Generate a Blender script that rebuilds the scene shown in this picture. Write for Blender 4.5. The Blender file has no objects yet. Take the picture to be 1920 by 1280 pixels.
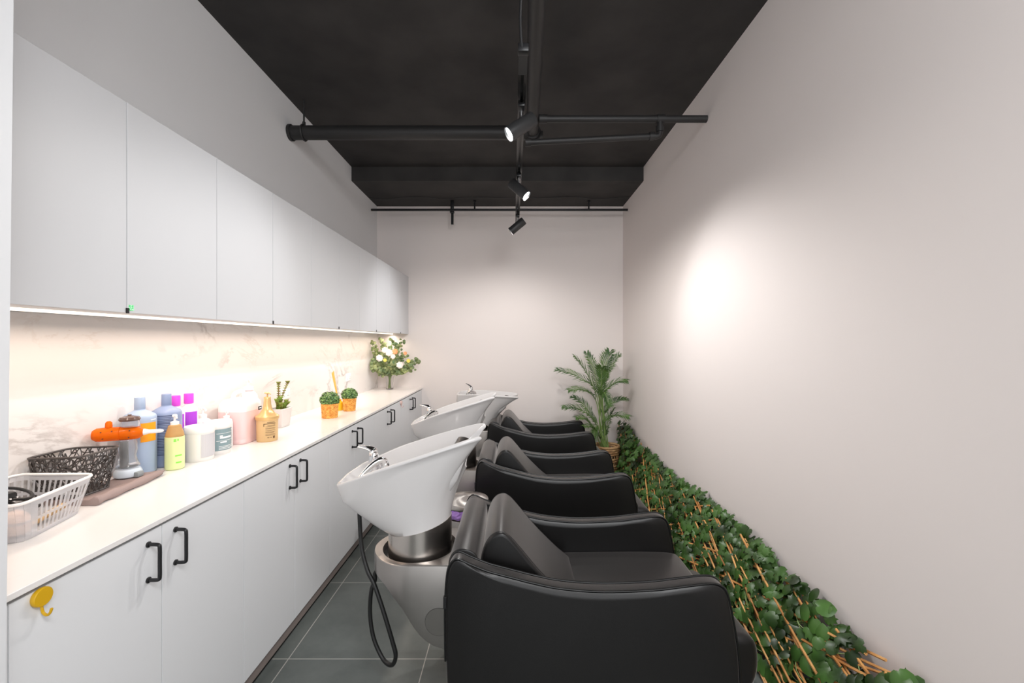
import bpy, bmesh, math, random
from math import sin, cos, pi, radians as R, sqrt
from mathutils import Vector, Matrix, Quaternion
random.seed(7)
S = bpy.context.scene
COL = S.collection
# ---------------------------------------------------------------- camera
cam_d = bpy.data.cameras.new('camera'); cam_d.sensor_width = 36; cam_d.lens = 36*810/1920
cam_d.shift_x = -2/1920; cam_d.shift_y = 1/1920; cam_d.clip_start = .02
cam = bpy.data.objects.new('camera', cam_d); COL.objects.link(cam)
cam.location = (0, 0, 1.41); cam.rotation_euler = (pi/2, 0, 0); S.camera = cam
S.view_settings.view_transform = 'Standard'; S.view_settings.look = 'None'
S.view_settings.exposure = 0.0; S.view_settings.gamma = 1; S.view_settings.use_curve_mapping = False
S.cycles.max_bounces = 8; S.cycles.diffuse_bounces = 5
# ---------------------------------------------------------------- world: dim even light of the open salon in front
W = bpy.data.worlds.new('world'); S.world = W; W.use_nodes = True
W.node_tree.nodes['Background'].inputs[0].default_value = (.93, .97, 1, 1)
W.node_tree.nodes['Background'].inputs[1].default_value = .22
# ---------------------------------------------------------------- unseen fill lights added behind the camera, and the cabinet LED
def area(name, loc, rot, sx, sy, power, col, spread=pi):
    d = bpy.data.lights.new(name, 'AREA'); d.shape = 'RECTANGLE'; d.size = sx; d.size_y = sy; d.energy = power; d.color = col; d.spread = spread
    o = bpy.data.objects.new(name, d); COL.objects.link(o); o.location = loc; o.rotation_euler = rot
    return o
area('overhead_fill_light', (.70, -.45, 3.04), (R(42), R(16), 0), 1.2, .9, 84, (.97, .985, 1))  # added soft fill from above, not a fixture of the room
area('front_fill_light', (.45, -2.05, 1.5), (R(92), 0, R(8)), 2.3, 2.2, 54, (.96, .98, 1))  # added upright fill that brightens the lower doors
area('cabinet_led_light', (-1.38, 2.93, 1.492), (0, 0, 0), .03, 4.0, 12, (1, .82, .68), R(165))
# room numbers (metres)
XL, XR, YB = -1.56, 1.26, 4.954
ZC, ZC2, YBEAM = 3.10, 2.965, 4.17
WT = .89
# ---------------------------------------------------------------- materials
def nodes(m): return m.node_tree.nodes, m.node_tree.links
def mat(name, col, rough=.5, metal=0, coat=0, trans=0, ior=1.45, emit=None, es=0, bump=0, bscale=200, alpha=1, sss=0, spec=.5):
    m = bpy.data.materials.new(name); m.use_nodes = True
    n, l = nodes(m); b = n['Principled BSDF']
    b.inputs['Base Color'].default_value = (*col, 1); b.inputs['Roughness'].default_value = rough
    b.inputs['Metallic'].default_value = metal; b.inputs['Coat Weight'].default_value = coat
    b.inputs['Transmission Weight'].default_value = trans; b.inputs['IOR'].default_value = ior
    b.inputs['Alpha'].default_value = alpha; b.inputs['Specular IOR Level'].default_value = spec
    if emit: b.inputs['Emission Color'].default_value = (*emit, 1); b.inputs['Emission Strength'].default_value = es
    if sss: b.inputs['Subsurface Weight'].default_value = sss; b.inputs['Subsurface Radius'].default_value = (.02, .02, .02)
    if bump:
        t = n.new('ShaderNodeTexCoord'); x = n.new('ShaderNodeTexNoise'); x.inputs['Scale'].default_value = bscale
        x.inputs['Detail'].default_value = 4; p = n.new('ShaderNodeBump'); p.inputs['Strength'].default_value = bump; p.inputs['Distance'].default_value = .002
        l.new(t.outputs['Object'], x.inputs['Vector']); l.new(x.outputs['Fac'], p.inputs['Height']); l.new(p.outputs['Normal'], b.inputs['Normal'])
    return m
def vary(m, c1, c2, scale, detail=4, stretch=(1, 1, 1), lo=.35, hi=.65):
    n, l = nodes(m); b = n['Principled BSDF']
    t = n.new('ShaderNodeTexCoord'); mp = n.new('ShaderNodeMapping'); mp.inputs['Scale'].default_value = stretch
    x = n.new('ShaderNodeTexNoise'); x.inputs['Scale'].default_value = scale; x.inputs['Detail'].default_value = detail
    r = n.new('ShaderNodeValToRGB'); r.color_ramp.elements[0].position = lo; r.color_ramp.elements[1].position = hi
    r.color_ramp.elements[0].color = (*c1, 1); r.color_ramp.elements[1].color = (*c2, 1)
    l.new(t.outputs['Object'], mp.inputs['Vector']); l.new(mp.outputs['Vector'], x.inputs['Vector']); l.new(x.outputs['Fac'], r.inputs['Fac']); l.new(r.outputs['Color'], b.inputs['Base Color'])
    return m
M = {}
M['wall'] = mat('wall_paint_warm_lit', (.83, .765, .738), .75, bump=.05, bscale=90)  # right and back walls: warm light tint put into the paint colour
M['wallL'] = mat('wall_paint_cool_lit', (.78, .78, .785), .75, bump=.05, bscale=90)  # same paint on the left wall, cool light put into its colour
M['ceil'] = vary(mat('black_ceiling_paint', (.03, .028, .027), .75, bump=.3, bscale=25), (.024, .022, .0215), (.040, .037, .0355), 3)
M['pipe'] = mat('black_pipe_paint', (.022, .021, .021), .5, bump=.1, bscale=60)
M['blk'] = mat('black_metal', (.012, .012, .013), .35)
M['track'] = mat('track_black', (.03, .029, .028), .25, metal=.6)
M['lamp'] = mat('lamp_black', (.028, .028, .029), .45)
M['lens'] = mat('lamp_lens', (1, 1, 1), .2, emit=(.95, .98, 1), es=6)
M['chrome'] = mat('chrome', (.85, .85, .86), .06, metal=1)
M['cab'] = mat('cabinet_white_lightened', (.74, .75, .765), .42)  # base fronts lightened to make up for weaker light low down
M['cabU'] = mat('cabinet_white_darkened', (.60, .605, .62), .42)  # same white, darkened to offset the stronger light on the upper fronts
M['cabedge'] = mat('cabinet_core', (.55, .55, .56), .6)
M['kick'] = mat('taupe_kickboard', (.23, .19, .175), .5)
M['dark'] = mat('dark_void', (.01, .01, .01), .8)
M['leather'] = mat('black_leather', (.006, .0056, .0057), .36, bump=.12, bscale=420, spec=.5)
bL = M['leather'].node_tree.nodes['Principled BSDF']; bL.inputs['Sheen Weight'].default_value = .55; bL.inputs['Sheen Roughness'].default_value = .38; bL.inputs['Sheen Tint'].default_value = (.62, .58, .56, 1)
M['piping'] = mat('black_piping', (.006, .006, .006), .3)
M['ceramic'] = mat('white_ceramic', (.66, .645, .64), .09, coat=.4)
M['rubber'] = mat('black_rubber', (.012, .012, .012), .45)
M['gel'] = mat('black_gel_rubber', (.03, .025, .022), .3)
def steel():
    m = mat('brushed_steel', (.40, .375, .355), .28, metal=1)
    n, l = nodes(m); b = n['Principled BSDF']; t = n.new('ShaderNodeTexCoord'); mp = n.new('ShaderNodeMapping')
    mp.inputs['Scale'].default_value = (4, 4, 300); x = n.new('ShaderNodeTexNoise'); x.inputs['Scale'].default_value = 3
    mr = n.new('ShaderNodeMapRange'); mr.inputs['To Min'].default_value = .24; mr.inputs['To Max'].default_value = .4
    l.new(t.outputs['Object'], mp.inputs[0]); l.new(mp.outputs[0], x.inputs['Vector']); l.new(x.outputs['Fac'], mr.inputs['Value']); l.new(mr.outputs[0], b.inputs['Roughness'])
    return m
M['steel'] = steel()
M['cyl'] = mat('polished_steel', (.62, .57, .53), .27, metal=1)
def marble(name, base, vein, warm, rough, s1, w=.035, amt=1):
    m = mat(name, base, rough); n, l = nodes(m); b = n['Principled BSDF']
    t = n.new('ShaderNodeTexCoord'); mp = n.new('ShaderNodeMapping'); mp.inputs['Rotation'].default_value = (R(38), 0, 0); mp.inputs['Scale'].default_value = (1, .6, 1.2)
    l.new(t.outputs['Object'], mp.inputs[0])
    cur = None
    for k, (sc, wd, c, a) in enumerate([(s1, w, vein, .75*amt), (s1*2.3, w*.8, warm, .4*amt)]):
        x = n.new('ShaderNodeTexNoise'); x.inputs['Scale'].default_value = sc; x.inputs['Detail'].default_value = 9; x.inputs['Roughness'].default_value = .62; x.inputs['Distortion'].default_value = .8
        l.new(mp.outputs[0], x.inputs['Vector'])
        s = n.new('ShaderNodeMath'); s.operation = 'SUBTRACT'; s.inputs[1].default_value = .5; l.new(x.outputs['Fac'], s.inputs[0])
        ab = n.new('ShaderNodeMath'); ab.operation = 'ABSOLUTE'; l.new(s.outputs[0], ab.inputs[0])
        mr = n.new('ShaderNodeMapRange'); mr.inputs['From Min'].default_value = 0; mr.inputs['From Max'].default_value = wd; mr.inputs['To Min'].default_value = a; mr.inputs['To Max'].default_value = 0
        l.new(ab.outputs[0], mr.inputs['Value'])
        g = n.new('ShaderNodeTexNoise'); g.inputs['Scale'].default_value = 2.2+k; l.new(mp.outputs[0], g.inputs['Vector'])
        gr = n.new('ShaderNodeMapRange'); gr.inputs['From Min'].default_value = .45; gr.inputs['From Max'].default_value = .65; l.new(g.outputs['Fac'], gr.inputs['Value'])
        mu = n.new('ShaderNodeMath'); mu.operation = 'MULTIPLY'; l.new(mr.outputs[0], mu.inputs[0]); l.new(gr.outputs[0], mu.inputs[1])
        mx = n.new('ShaderNodeMix'); mx.data_type = 'RGBA'; mx.inputs['B'].default_value = (*c, 1)
        if cur is None: mx.inputs['A'].default_value = (*base, 1)
        else: l.new(cur, mx.inputs['A'])
        l.new(mu.outputs[0], mx.inputs['Factor']); cur = mx.outputs['Result']
    l.new(cur, b.inputs['Base Color']); return m
M['marble'] = marble('marble_splash', (.72, .695, .68), (.28, .235, .22), (.55, .47, .42), .25, 1.3, .022)
M['quartz'] = marble('quartz_worktop', (.80, .775, .755), (.66, .61, .57), (.7, .66, .62), .22, 6, .02, .35)
def tiles():
    m = mat('grey_floor_tile', (.2, .2, .19), .33, bump=.08, bscale=30); n, l = nodes(m); b = n['Principled BSDF']
    t = n.new('ShaderNodeTexCoord'); mp = n.new('ShaderNodeMapping'); mp.inputs['Location'].default_value = (1.0+.61*2, -1.923+.61*8, 0)
    br = n.new('ShaderNodeTexBrick'); br.offset = 0; br.squash = 1; br.inputs['Scale'].default_value = 1
    br.inputs['Brick Width'].default_value = .61; br.inputs['Row Height'].default_value = .61; br.inputs['Mortar Size'].default_value = .0022; br.inputs['Mortar Smooth'].default_value = .1
    br.inputs['Mortar'].default_value = (.42, .41, .38, 1)
    x = n.new('ShaderNodeTexNoise'); x.inputs['Scale'].default_value = 2.5; x.inputs['Detail'].default_value = 8; x.inputs['Roughness'].default_value = .65
    r = n.new('ShaderNodeValToRGB'); r.color_ramp.elements[0].position = .3; r.color_ramp.elements[1].position = .7
    r.color_ramp.elements[0].color = (.085, .098, .093, 1); r.color_ramp.elements[1].color = (.155, .17, .16, 1)
    l.new(t.outputs['Object'], mp.inputs[0]); l.new(mp.outputs[0], br.inputs['Vector']); l.new(t.outputs['Object'], x.inputs['Vector'])
    l.new(x.outputs['Fac'], r.inputs['Fac']); l.new(r.outputs[0], br.inputs['Color1']); l.new(r.outputs[0], br.inputs['Color2']); l.new(br.outputs['Color'], b.inputs['Base Color'])
    return m
M['tile'] = tiles()
M['glass'] = mat('clear_glass', (1, 1, 1), .02, trans=1, ior=1.3)
M['led'] = mat('led_diffuser', (1, 1, 1), .4, emit=(1, .88, .72), es=1.4)
M['leaf'] = vary(mat('ivy_leaf', (.03, .1, .025), .38), (.010, .028, .004), (.062, .145, .028), 7, 2)
M['twig'] = vary(mat('willow_twig', (.42, .20, .06), .45), (.42, .17, .045), (.75, .40, .14), 12)
M['palm'] = vary(mat('palm_leaf', (.08, .2, .05), .45), (.03, .085, .02), (.12, .22, .05), 6)
M['palmstem'] = mat('palm_stem', (.22, .32, .10), .5)
M['rattan'] = vary(mat('rattan', (.5, .3, .14), .6, bump=.3, bscale=80), (.38, .2, .085), (.62, .40, .20), 20)
M['wicker'] = vary(mat('orange_wicker', (.72, .4, .12), .6), (.66, .25, .04), (.92, .52, .13), 60)
M['box'] = vary(mat('boxwood_leaf', (.09, .2, .06), .45), (.03, .10, .03), (.24, .40, .12), 90, 2)
M['soil'] = mat('soil', (.04, .025, .015), .9)
# ---------------------------------------------------------------- mesh helpers
def tag(o, label=None, cat=None, group=None, kind=None):
    if label: o['label'] = label
    if cat: o['category'] = cat
    if group: o['group'] = group
    if kind: o['kind'] = kind
    return o
def thing(name, loc, label, cat, group=None, rz=0):
    o = bpy.data.objects.new(name, None); COL.objects.link(o); o.location = loc; o.rotation_euler = (0, 0, rz); o.empty_display_size = .05
    return tag(o, label, cat, group)
class MB:
    def __init__(s): s.bm = bmesh.new()
    def v(s, p): return s.bm.verts.new(p)
    def f(s, vs):
        try: return s.bm.faces.new(vs)
        except ValueError: return None
    def box(s, x0, x1, y0, y1, z0, z1, bev=0, seg=2):
        r = bmesh.ops.create_cube(s.bm, size=1, matrix=Matrix.Translation(((x0+x1)/2, (y0+y1)/2, (z0+z1)/2)) @ Matrix.Diagonal((x1-x0, y1-y0, z1-z0, 1)))
        if bev:
            es = list({e for v in r['verts'] for e in v.link_edges})
            bmesh.ops.bevel(s.bm, geom=es, offset=bev, segments=seg, affect='EDGES', profile=.5)
        return s
    def rings(s, rs, cap0=True, cap1=True, closed=True):
        vs = [[s.v(p) for p in r] for r in rs]; n = len(vs[0])
        for a, b in zip(vs, vs[1:]):
            for i in range(n if closed else n-1): s.f((a[i], a[(i+1) % n], b[(i+1) % n], b[i]))
        if closed and cap0: s.f(list(reversed(vs[0])))
        if closed and cap1: s.f(vs[-1])
        return s
    def lathe(s, prof, n=32, c=(0, 0, 0), sx=1, sy=1, cap0=True, cap1=True):
        return s.rings([[(c[0]+r*sx*cos(2*pi*i/n), c[1]+r*sy*sin(2*pi*i/n), c[2]+z) for i in range(n)] for r, z in prof], cap0, cap1)
    def tube(s, pts, r, n=8, cap=True, flat=1.0, closed=False):
        P = [Vector(p) for p in pts]; rad = r if isinstance(r, (list, tuple)) else [r]*len(P)
        rs = []; up = None
        for i, p in enumerate(P):
            if closed: t = (P[(i+1) % len(P)]-P[i-1])
            else: t = (P[min(i+1, len(P)-1)]-P[max(i-1, 0)])
            t.normalize()
            if up is None:
                up = Vector((0, 0, 1)) if abs(t.z) < .9 else Vector((1, 0, 0))
            up = (up-t*up.dot(t)); up = up.normalized() if up.length > 1e-6 else t.orthogonal().normalized()
            w = t.cross(up)
            rs.append([p+rad[i]*(cos(2*pi*k/n)*w+sin(2*pi*k/n)*up*flat) for k in range(n)])
        if closed:
            vs = [[s.v(q) for q in r_] for r_ in rs]
            for i in range(len(vs)):
                a, b = vs[i], vs[(i+1) % len(vs)]
                for k in range(n): s.f((a[k], a[(k+1) % n], b[(k+1) % n], b[k]))
            return s
        return s.rings([[tuple(q) for q in r_] for r_ in rs], cap, cap)
    def build(s, name, m, parent=None, smooth=True, ang=40, loc=None, label=None, kind=None):
        bmesh.ops.recalc_face_normals(s.bm, faces=s.bm.faces)
        me = bpy.data.meshes.new(name); s.bm.to_mesh(me); s.bm.free()
        for mm in (m if isinstance(m, list) else [m]): me.materials.append(M[mm] if isinstance(mm, str) else mm)
        if smooth:
            me.polygons.foreach_set('use_smooth', [True]*len(me.polygons)); me.set_sharp_from_angle(angle=R(ang))
        o = bpy.data.objects.new(name, me); COL.objects.link(o)
        if parent: o.parent = parent
        if loc: o.location = loc
        return tag(o, label=label, kind=kind)
def kids(o): return [c for c in bpy.data.objects if c.parent == o]
def copy_tree(o, parent=None):
    c = o.copy(); COL.objects.link(c)
    if parent: c.parent = parent
    for k in kids(o): copy_tree(k, c)
    return c
def catmull(pts, n=6, closed=False):
    P = [Vector(p) for p in pts]; out = []; N = len(P)
    for i in range(N if closed else N-1):
        a = P[(i-1) % N] if closed else P[max(i-1, 0)]; b = P[i]; c = P[(i+1) % N]; d = P[(i+2) % N] if closed else P[min(i+2, N-1)]
        for k in range(n):
            t = k/n
            out.append(.5*((2*b)+(-a+c)*t+(2*a-5*b+4*c-d)*t*t+(-a+3*b-3*c+d)*t**3))
    if not closed: out.append(P[-1])
    return out
def struct(name, box, m, bev=0):
    o = MB().box(*box, bev=bev).build(name, m, smooth=bev > 0); o['kind'] = 'structure'; return o
# ---------------------------------------------------------------- room shell
struct('floor', (XL-.1, XR+.1, -2.2, YB+.1, -.1, 0), 'tile')
struct('wall_left', (XL-.1, XL, -2.2, YB+.1, 0, ZC), 'wallL')
struct('wall_right', (XR, XR+.1, -2.2, YB+.1, 0, ZC), 'wall')
struct('wall_back', (XL, XR, YB, YB+.1, 0, ZC), 'wall')
b = MB(); b.box(XL, XR, -2.2, YBEAM, ZC, ZC+.1); b.box(XL, XR, YBEAM, YB, ZC2, ZC+.1)
o = b.build('ceiling', 'ceil', smooth=False); o['kind'] = 'structure'
# wall end on the left that the cabinets run up to, very slightly out of plumb
b = MB(); b.rings([[(XL, .35, 0), (-1.0415, .35, 0), (-1.0415, .88, 0), (XL, .88, 0)], [(XL, .35, ZC), (-1.006, .35, ZC), (-1.006, .88, ZC), (XL, .88, ZC)]])
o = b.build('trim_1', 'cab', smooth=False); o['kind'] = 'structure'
# marble splashback
MB().box(XL, XL+.012, .88, YB, WT-.01, 1.505).build('trim_2', 'marble', smooth=False)['kind'] = 'structure'
XS = XL+.012
# ---------------------------------------------------------------- worktop and cabinets
o = MB().box(XS, -1.038, .882, YB, WT-.015, WT, bev=.0012, seg=1).build('worktop', 'quartz', smooth=False)
tag(o, 'long pale stone worktop running along the left wall over the white base cabinets', 'worktop')
def handle(b_, x, y, z0, z1, r=.0052, out=.034):
    pts = catmull([(x, y, z1), (x+out*.55, y, z1), (x+out*.92, y, z1-.002), (x+out, y, z1-.012), (x+out, y, (z0+z1)/2), (x+out, y, z0+.012), (x+out*.92, y, z0+.002), (x+out*.55, y, z0), (x, y, z0)], 5)
    b_.tube(pts, r, 10)
    for z in (z0, z1): b_.rings([[(x+dx, y+rr*cos(a*pi/6), z+rr*sin(a*pi/6)) for a in range(12)] for dx, rr in ((0, .0085), (.004, .0085), (.006, .006))])
    return b_
low_lab = ['white base cabinet nearest the camera, with the yellow hook on its door',
           'second white base cabinet from the camera, opposite the nearest basin',
           'third white base cabinet from the camera, midway along the row',
           'fourth white base cabinet from the camera, left of the small wall hook',
           'last white base cabinet, against the back wall below the flower vase']
P0, PW = 1.290, .393
for i in range(5):
    y0 = P0-PW+2*i*PW; ym = y0+PW; y1 = ym+PW; 
    t = thing('base_cabinet', (-1.3, ym, 0), low_lab[i], 'cabinet', 'white base cabinets')
    L = lambda bb, name, m, **k: bb.build(name, m, t, **k)
    b = MB(); e = y1 if i < 4 else YB-.002
    b.box(XL+.004, -1.0665, y0+.001 if i else .884, e-.001, .08, .872); o = b.build('carcass', 'cabedge', t, smooth=False); o.matrix_parent_inverse = Matrix.Translation((1.3, -ym, 0))
    b = MB(); b.box(XL+.004, -1.058, y0 if i else .884, e, .03, .0795); b.build('kickboard', 'kick', t, smooth=False).matrix_parent_inverse = Matrix.Translation((1.3, -ym, 0))
    b = MB(); b.box(XL+.004, -1.075, y0 if i else .884, e, 0, .03); b.build('shadow_gap', 'dark', t, smooth=False).matrix_parent_inverse = Matrix.Translation((1.3, -ym, 0))  # black box stands in for the shadow gap below the kickboard
    for s in (-1, 1):
        a, c = (y0, ym) if s < 0 else (ym, y1)
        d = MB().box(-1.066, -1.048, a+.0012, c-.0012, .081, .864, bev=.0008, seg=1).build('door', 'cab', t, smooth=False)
        d.matrix_parent_inverse = Matrix.Translation((1.3, -ym, 0))
        handle(MB(), -1.048, ym+s*.05, .727, .829).build('handle', 'blk', d)
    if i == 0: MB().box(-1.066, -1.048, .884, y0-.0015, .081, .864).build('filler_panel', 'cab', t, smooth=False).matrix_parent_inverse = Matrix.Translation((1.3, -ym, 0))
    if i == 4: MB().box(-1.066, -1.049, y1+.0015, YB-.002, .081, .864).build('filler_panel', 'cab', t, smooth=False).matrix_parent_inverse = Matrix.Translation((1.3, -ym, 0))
up_lab = ['white wall cabinet nearest the camera, with the green sticker at its foot',
          'second white wall cabinet from the camera, above the row of bottles',
          'third white wall cabinet from the camera, above the pair of topiary pots',
          'fourth white wall cabinet from the camera',
          'last white wall cabinet, against the back wall above the flowers']
Q0, QW, UB, UT, UX = 1.3425, .408, 1.505, 2.154, -1.20
for i in range(5):
    y0 = Q0-QW+2*i*QW; ym = y0+QW; y1 = min(ym+QW, YB-.002)
    if i == 0: y0 = .884
    inv = Matrix.Translation((1.38, -ym, -UB))
    t = thing('wall_cabinet', (-1.38, ym, UB), up_lab[i], 'cabinet', 'white wall cabinets')
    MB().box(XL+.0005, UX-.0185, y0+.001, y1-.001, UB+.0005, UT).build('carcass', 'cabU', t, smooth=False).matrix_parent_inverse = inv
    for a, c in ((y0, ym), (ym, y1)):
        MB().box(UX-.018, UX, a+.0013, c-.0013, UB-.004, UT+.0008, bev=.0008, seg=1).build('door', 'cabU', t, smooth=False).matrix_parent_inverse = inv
    MB().box(UX, UX+.004, ym-.004, ym+.004, UB-.006, UB+.011).build('door_catch', 'blk', t, smooth=False, label='small black door catch').matrix_parent_inverse = inv if i else inv
M['green'] = vary(mat('green_sticker', (.05, .75, .2), .5), (.03, .62, .15), (.5, .95, .6), 300, 1, lo=.48, hi=.52)
o = MB().box(UX, UX+.001, 1.349, 1.366, UB+.003, UB+.021).build('sticker', 'green', smooth=False)
tag(o, 'small green sticker at the lower edge of the nearest wall cabinet', 'sticker')
o = MB().box(-1.387, -1.373, .9, YB-.01, UB-.008, UB+.0003, bev=.001, seg=1).build('led_strip', 'led', smooth=False)
tag(o, 'warm glowing light strip under the wall cabinets', 'light strip')
# wall outlets
for yy, lab in ((2.72, 'white double power outlet on the marble behind the succulent'), (3.99, 'white power outlet on the marble behind the second topiary pot')):
    z = 1.41-(735-641)*XS/(-(962-534)) if yy < 3 else 1.30
    yy2 = -XS*810/(962-(534 if yy < 3 else 652)); z2 = 1.41-((738 if yy < 3 else 707)-641)*yy2/810
    t = thing('power_outlet', (XS, yy2, z2), lab, 'outlet', 'wall power outlets')
    M['plastic'] = M.get('plastic') or mat('white_plastic', (.85, .84, .83), .35)
    MB().box(0, .009, -.058, .058, -.036, .036, bev=.004).build('plate', 'plastic', t)
    for s in (-1, 1):
        MB().box(.009, .0125, s*.035-.008, s*.035+.008, .006, .02, bev=.001, seg=1).build('switch', 'plastic', t)
        b = MB()
        for u in (-1, 1): b.box(.0085, .0093, s*.028+u*.006-.001, s*.028+u*.006+.001, -.018, -.010)
        b.box(.0085, .0092, s*.028-.006, s*.028+.006, -.0145, -.0138); b.build('socket_slots', 'dark', t, smooth=False)
# ---------------------------------------------------------------- hooks
def hook(y, z, m, lab):
    t = thing('wall_hook', (-1.048, y, z), lab, 'hook')
    MB().rings([[(dx, rr*cos(a*pi/16), rr*sin(a*pi/16)) for a in range(32)] for dx, rr in ((0, .0185), (.003, .0205), (.0095, .0205), (.0115, .019))]).build('disc', m, t)
    MB().tube(catmull([(.005, 0, -.012), (.006, 0, -.024), (.0085, .001, -.036), (.017, .001, -.041), (.024, .001, -.035), (.027, .001, -.026)], 5), .0028, 8).build('hook_arm', m, t)
M['yellow'] = mat('yellow_plastic', (.62, .36, .008), .4); M['pinkp'] = mat('pinkish_plastic', (.8, .55, .5), .4)
hook(.955, .847, 'yellow', 'yellow round adhesive hook on the nearest cabinet door')
hook(4.03, .843, 'pinkp', 'small pinkish hook on a cabinet door below the worktop near the back wall')
# ---------------------------------------------------------------- ceiling pipes
def ptube(name, pts, r, lab, parts=()):
    pass
YP = 3.016
t = thing('ceiling_pipe', (XL, YP, 2.87), 'thick black pipe crossing from the left wall to the middle of the ceiling', 'pipe')
def cyl(b_, p, q, r, n=24): return b_.tube([p, q], r, n)
cyl(MB(), (0.0, 0, 0), (1.70, 0, 0), .047).build('pipe_run', 'pipe', t)
cyl(MB(), (.001, 0, 0), (.02, 0, 0), .055).build('end_collar', 'pipe', t)
b = MB(); cyl(b, (.10, 0, .05), (.10, 0, ZC-2.87), .006, 10); cyl(b, (.10, 0, .045), (.10, 0, .075), .011, 10)
b.tube([(.10, .051*cos(a*pi/12), .051*sin(a*pi/12)) for a in range(24)], .007, 6, closed=True); b.build('hanger', 'pipe', t)
t = thing('ceiling_pipe', (.134, YP, 2.87), 'thick black pipe running lengthwise along the middle of the ceiling', 'pipe')
b = MB(); dx = .027; cyl(b, (0.0, .0, 0), (-dx*5.2, -5.2, 0), .040); b.build('pipe_run', 'pipe', t)
b = MB(); cyl(b, (0, .055, 0), (0, -.03, 0), .052); b.build('coupling', 'pipe', t)
b = MB(); b.tube([(.056*cos(a*pi/12), .0, .056*sin(a*pi/12)) for a in range(24)], .008, 6, closed=True); b.box(.05, .075, -.012, .012, -.035, .01, bev=.003); b.box(.058, .068, -.02, .02, -.03, -.02, bev=.002); b.build('clamp', 'pipe', t)
t = thing('ceiling_pipe', (.17, 2.81, 2.86), 'thin black pipe crossing from the middle of the ceiling to the right wall', 'pipe')
b = MB(); cyl(b, (0, 0, 0), (XR-.17-.001, 0, 0), .0225); b.build('pipe_run', 'pipe', t)
cyl(MB(), (0, 0, 0), (.05, 0, 0), .028).build('fitting', 'pipe', t); cyl(MB(), (.765, 0, 0), (.815, 0, 0), .027).build('fitting', 'pipe', t)
b = MB(); b.tube(catmull([(.785, 0, -.005), (.785, 0, -.06), (.782, 0, -.10), (.765, 0, -.112), (.72, 0, -.114), (.40, 0, -.13), (-.09, 0, -.153)], 6), .0195, 16); b.build('branch_pipe', 'pipe', t)
for p_, q_ in (((.785, 0, -.05), (.785, 0, -.085)), ((.745, 0, -.113), (.715, 0, -.114)), ((-.055, 0, -.151), (-.09, 0, -.153))): cyl(MB(), p_, q_, .026).build('coupling', 'pipe', t)
# rail in front of the back wall
t = thing('ceiling_rail', (0, 4.75, 2.862), 'thin black rail spanning wall to wall just below the ceiling at the back', 'rail')
cyl(MB(), (XL+.001, 0, 0), (XR-.001, 0, 0), .0135, 12).build('rod', 'blk', t)
for px in (890, 1104):
    x = (px-962)*4.75/810; b = MB(); cyl(b, (x, 0, 0), (x, 0, ZC2-2.862), .009, 10); cyl(b, (x, 0, .085), (x, 0, ZC2-2.862), .017, 10); b.build('hanger', 'blk', t)
x = (848-962)*4.75/810; b = MB(); b.box(x-.018, x+.018, -.012, .012, -.015, ZC2-2.862, bev=.003); b.rings([[(x+dx_, dy_, z_) for dx_, dy_ in ((-.012, -.01), (.014, -.01), (.014, .01), (-.012, .01))] for z_ in (-.16, -.02)]); b.box(x-.024, x+.022, -.02, .02, -.035, -.012, bev=.004)
b.build('clamp', 'blk', t)
# cable on ceiling at the back
pts = []
for k in range(15):
    x = XL+.02+(XR-XL-.04)*k/14; pts.append((x, 4.62+.02*sin(k*2.1), ZC2-.006-.006*(1+sin(k*1.7))))
o = MB().tube(catmull(pts, 4), .0035, 6).build('ceiling_cable', 'blk'); tag(o, 'thin black cable strung across the ceiling near the back wall', 'cable')
# ---------------------------------------------------------------- track and spot lamps
ZT = 2.56
t = thing('lighting_track', (.04, 1.72, ZT), 'long black lighting track hanging under the middle of the ceiling', 'light track')
b = MB(); b.box(-.0185, -.006, .0, 2.62, -.012, .014); b.box(.006, .0185, .0, 2.62, -.012, .014); b.box(-.0185, .0185, 0, 2.62, .006, .016); b.build('channel', 'track', t, smooth=False)
b = MB(); b.box(-.021, .021, -.035, .0, -.014, .017, bev=.002); b.build('end_cap', 'blk', t)
b = MB(); b.box(-.0185, .0185, 0, .12, -.0135, -.012); b.build('feed_plate', 'lamp', t, smooth=False)
b = MB(); b.tube(catmull([(-.006, -.03, .0), (-.012, -.05, .09), (-.008, -.075, .18), (.004, -.10, .28), (-.004, -.11, .40), (-.012, -.12, ZC-ZT)], 5), .0055, 8); b.build('cable', 'blk', t)
for yy in (.55, 1.6, 2.35):
    b = MB(); cyl(b, (0, yy, .016), (0, yy, (ZC if yy < 2.4 else ZC2)-ZT), .003, 8); b.build('suspension_wire', 'blk', t)
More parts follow.
